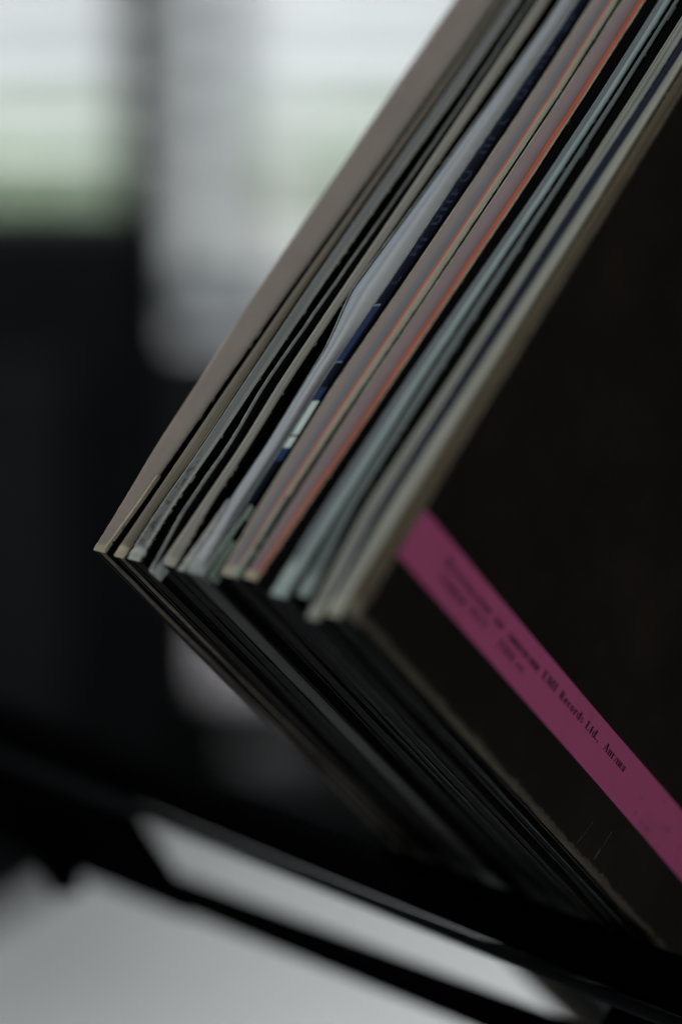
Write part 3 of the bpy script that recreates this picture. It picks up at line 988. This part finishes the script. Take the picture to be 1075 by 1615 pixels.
wbox('post', -.109, -.087, H0, H1, -.012, .10, df)
wbox('casement_stile', -.064, -.050, H0 + .0005, H1, .045, .07, gf)
wbox('bottom_rail', -.0445, XB, H0 + .0005, HC - .143, .01, .06, wf)
wbox('bottom_rail', XA, -.1095, H0 + .0005, HC - .120, .01, .06, wf)
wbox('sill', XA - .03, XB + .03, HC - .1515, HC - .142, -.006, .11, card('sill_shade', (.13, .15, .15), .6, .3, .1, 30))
wbox('top_rail', XA, XB, H1 - .03, H1 - .0005, .065, .10, wf)
backlit = bpy.data.materials.new('backlit_sheet')  # translucent sheet added to brighten the wall band below the sill
backlit.use_nodes = True
nt = backlit.node_tree
nt.nodes.remove(nt.nodes['Principled BSDF'])
trl = nt.nodes.new('ShaderNodeBsdfTranslucent')
trl.inputs['Color'].default_value = (.46, .50, .53, 1)
tsp = nt.nodes.new('ShaderNodeBsdfTransparent')
mx = nt.nodes.new('ShaderNodeMixShader')
mx.inputs[0].default_value = .16
nt.links.new(trl.outputs[0], mx.inputs[1])
nt.links.new(tsp.outputs[0], mx.inputs[2])
nt.links.new(mx.outputs[0], nt.nodes['Material Output'].inputs['Surface'])
tint = bpy.data.materials.new('spot_dimmer')  # tint added to dim the bright spot
tint.use_nodes = True
nt = tint.node_tree
nt.nodes.remove(nt.nodes['Principled BSDF'])
tsp = nt.nodes.new('ShaderNodeBsdfTransparent')
tsp.inputs['Color'].default_value = (.46, .45, .46, 1)
nt.links.new(tsp.outputs[0], nt.nodes['Material Output'].inputs['Surface'])
glass = bpy.data.materials.new('window_glass')
glass.use_nodes = True
nt = glass.node_tree
nt.nodes.remove(nt.nodes['Principled BSDF'])
tr = nt.nodes.new('ShaderNodeBsdfTransparent')
gl = nt.nodes.new('ShaderNodeBsdfGlossy')
gl.inputs['Roughness'].default_value = .02
mx = nt.nodes.new('ShaderNodeMixShader')
mx.inputs[0].default_value = .06
nt.links.new(tr.outputs[0], mx.inputs[1])
nt.links.new(gl.outputs[0], mx.inputs[2])
nt.links.new(mx.outputs[0], nt.nodes['Material Output'].inputs['Surface'])
wbox('pane', XA, -.1095, HC - .1195, H1 - .031, .030, .034, glass, 0)
wbox('pane', -.0445, XB, HC - .1425, H1 - .031, .030, .034, glass, 0)

# sheer white curtain drawn to the post, daylight comes through it
sheer = bpy.data.materials.new('sheer_cloth')
sheer.use_nodes = True
nt = sheer.node_tree
nt.nodes.remove(nt.nodes['Principled BSDF'])
trl = nt.nodes.new('ShaderNodeBsdfTranslucent')
trl.inputs['Color'].default_value = (.86, .88, .89, 1)
dif = nt.nodes.new('ShaderNodeBsdfDiffuse')
dif.inputs['Color'].default_value = (.8, .82, .83, 1)
mx = nt.nodes.new('ShaderNodeMixShader')
mx.inputs[0].default_value = .18
nt.links.new(trl.outputs[0], mx.inputs[1])
nt.links.new(dif.outputs[0], mx.inputs[2])
tsp = nt.nodes.new('ShaderNodeBsdfTransparent')
mx2 = nt.nodes.new('ShaderNodeMixShader')
mx2.inputs[0].default_value = .30
nt.links.new(mx.outputs[0], mx2.inputs[1])
nt.links.new(tsp.outputs[0], mx2.inputs[2])
nt.links.new(mx2.outputs[0], nt.nodes['Material Output'].inputs['Surface'])
V, F = [], []
NC = 108
for i in range(NC + 1):
    x = (-.0868 + .0425 * i / NC) * KW
    y = WY + .012 + .006 * math.sin(i * .9) + .003 * math.sin(i * 2.3)
    V += [(x, y, HC - .1205), (x, y, G1 + .03)]
for i in range(NC):
    F.append((2 * i, 2 * i + 2, 2 * i + 3, 2 * i + 1))
cu = mesh_obj('curtain', V, F, sheer, None, smooth=True)
tag(cu, 'narrow sheer white curtain hanging beside the dark window post', 'curtain')

bl = empty('blind', (0, WY, HC + .4), 'open white slatted blind hanging inside the bright window', 'blind')
slm = card('blind_slat_paint', (.70, .71, .72), .6, .3, .05, 20)
sv, sf = box_geo(GA + .01, GB - .01, -.021, -.006, -.0009, .0009)
sl0 = mesh_obj('slat', sv, sf, slm, bl)
sl0.location = (0, 0, -.4 - .06)
sl0.rotation_euler = (.25, 0, 0)
for k in range(1, 17):
    c_ = sl0.copy()
    COL.objects.link(c_)
    c_.parent = bl
    c_.location = (0, 0, -.4 - .06 + .021 * k)
box('backlit_band', GA, GB, .04, .043, .0006, HC - .1275 - G0, backlit, win)  # added, lets daylight brighten the strip of wall under the window

# low things under the window
cab = empty('low_cabinet', (.16, .955, 0), 'dark low cabinet under the window, mostly hidden by the stack', 'cabinet')
cm = card('cabinet_paint', (.014, .017, .017), .5, .3, .15, 20)
box('carcass', -.20, .45, -.01, .085, .04, HC - .3225, cm, cab, .002)
box('top', -.205, .46, -.015, .09, HC - .322, HC - .312, cm, cab, .002)
for x_ in (-.19, .125):
    box('door', x_, x_ + .31, -.022, -.0105, .06, HC - .335, cm, cab, .002)
for x_ in (-.18, .40):
    box('leg', x_, x_ + .03, .01, .04, 0, .0395, cm, cab, .001)
lw = empty('bright_spot_opening', ((LA + LB) / 2, WY, L0), 'added pane that makes the bright spot between the chair and the stack', 'window')  # opening added to give the bright spot beside the chair
hw = (LB - LA) / 2
box('frame', -hw + .0003, hw - .0003, .004, .018, .0003, .002, wf, lw)
box('frame', -hw + .0003, hw - .0003, .004, .018, L1 - L0 - .002, L1 - L0 - .0003, wf, lw)
box('pane', -hw + .0003, hw - .0003, .010, .012, .0022, L1 - L0 - .0022, tint, lw)

# ------------------------------------------------------------ chair
fab = card('black_upholstery', (.014, .015, .016), .9, .15, .4, 60)
ch = empty('chair', (-.21, .965, 0), 'black upholstered chair with a high padded back, left of the stack', 'chair')
box('backrest', -.14, .1455, -.035, .025, HC - .52, HC - .080, fab, ch, .016)
box('back_cushion', -.11, .11, -.045, -.0345, HC - .48, HC - .135, card('cushion_mesh', (.024, .025, .027), .85, .2, .3, 60), ch, .005)
box('seat', -.2, .2, .03, .2, HC - .60, HC - .54, fab, ch, .02)
box('back_support', -.03, .03, .0, .022, HC - .58, HC - .515, gloss, ch, .003)
box('column', -.025, .025, .09, .14, .10, HC - .601, gloss, ch, .006)
for k in range(5):
    t = 2 * math.pi * k / 5 + .3
    bar('leg', (.02 * math.cos(t), .115 + .02 * math.sin(t), .085), (.2 * math.cos(t), .115 + .1 * math.sin(t), .03), .03, .02, gloss, ch, .003)

# ------------------------------------------------------------ yard beyond the window
pave = card('pale_paving', (.62, .60, .60), .8, .2, .06, 3)
v, f = box_geo(-9, 9, WY + .5, 40, HC - .80, HC - .72)
tag(mesh_obj('paved_yard', v, f, pave), kind='structure')
v, f = box_geo(-9, 9, 12, 12.4, HC - .72, HC + 6)
fac = card('pale_render', (.66, .69, .70), .8, .2, .06, 1)
bd = tag(mesh_obj('far_building', v, f, fac), 'pale rendered wall of the building far beyond the window', 'building')
gw = mat('far_window_glass', (.33, .37, .40), .3, .4)
for xa, xb, za, zb in ((-1.58, -1.22, -.36, -.05), (-.92, -.62, -.30, .1), (.10, .42, -.33, -.12), (.62, .95, -.33, -.02)):
    fr = box('far_window_frame', xa, xb, 11.95, 11.999, HC + za, HC + zb, fac, bd)
    box('pane', xa + .04, xb - .04, 11.93, 11.9495, HC + za + .04, HC + zb - .04, gw, fr)
leaf = card('hedge_leaves', (.58, .70, .54), .7, .3, .3, 14)


def hedge(xa, xb, label):
    rn = random.Random(int(abs(xa) * 100))
    V, F = [], []
    for i in range(5200):
        x = rn.uniform(xa, xb)
        y = 8 + rn.random() ** .6 * .5
        z = rn.uniform(0, .33 + .02 * math.sin(x * 9))
        p = Vector((x, y, HC - .72 + z))
        d1 = Vector((rn.gauss(0, 1), rn.gauss(0, 1), rn.gauss(0, 1))).normalized() * .03
        d2 = Vector((rn.gauss(0, 1), rn.gauss(0, 1), rn.gauss(0, 1))).normalized() * .022
        q = len(V)
        V += [p - d1, p + d2, p + d1, p - d2]
        F.append((q, q + 1, q + 2, q + 3))
    return tag(mesh_obj('hedge', V, F, leaf), label, 'hedge', 'low hedges in the yard')


hedge(-1.35, -.72, 'low green hedge seen through the left window pane')
hedge(-.22, .62, 'low green hedge seen through the right window pane')
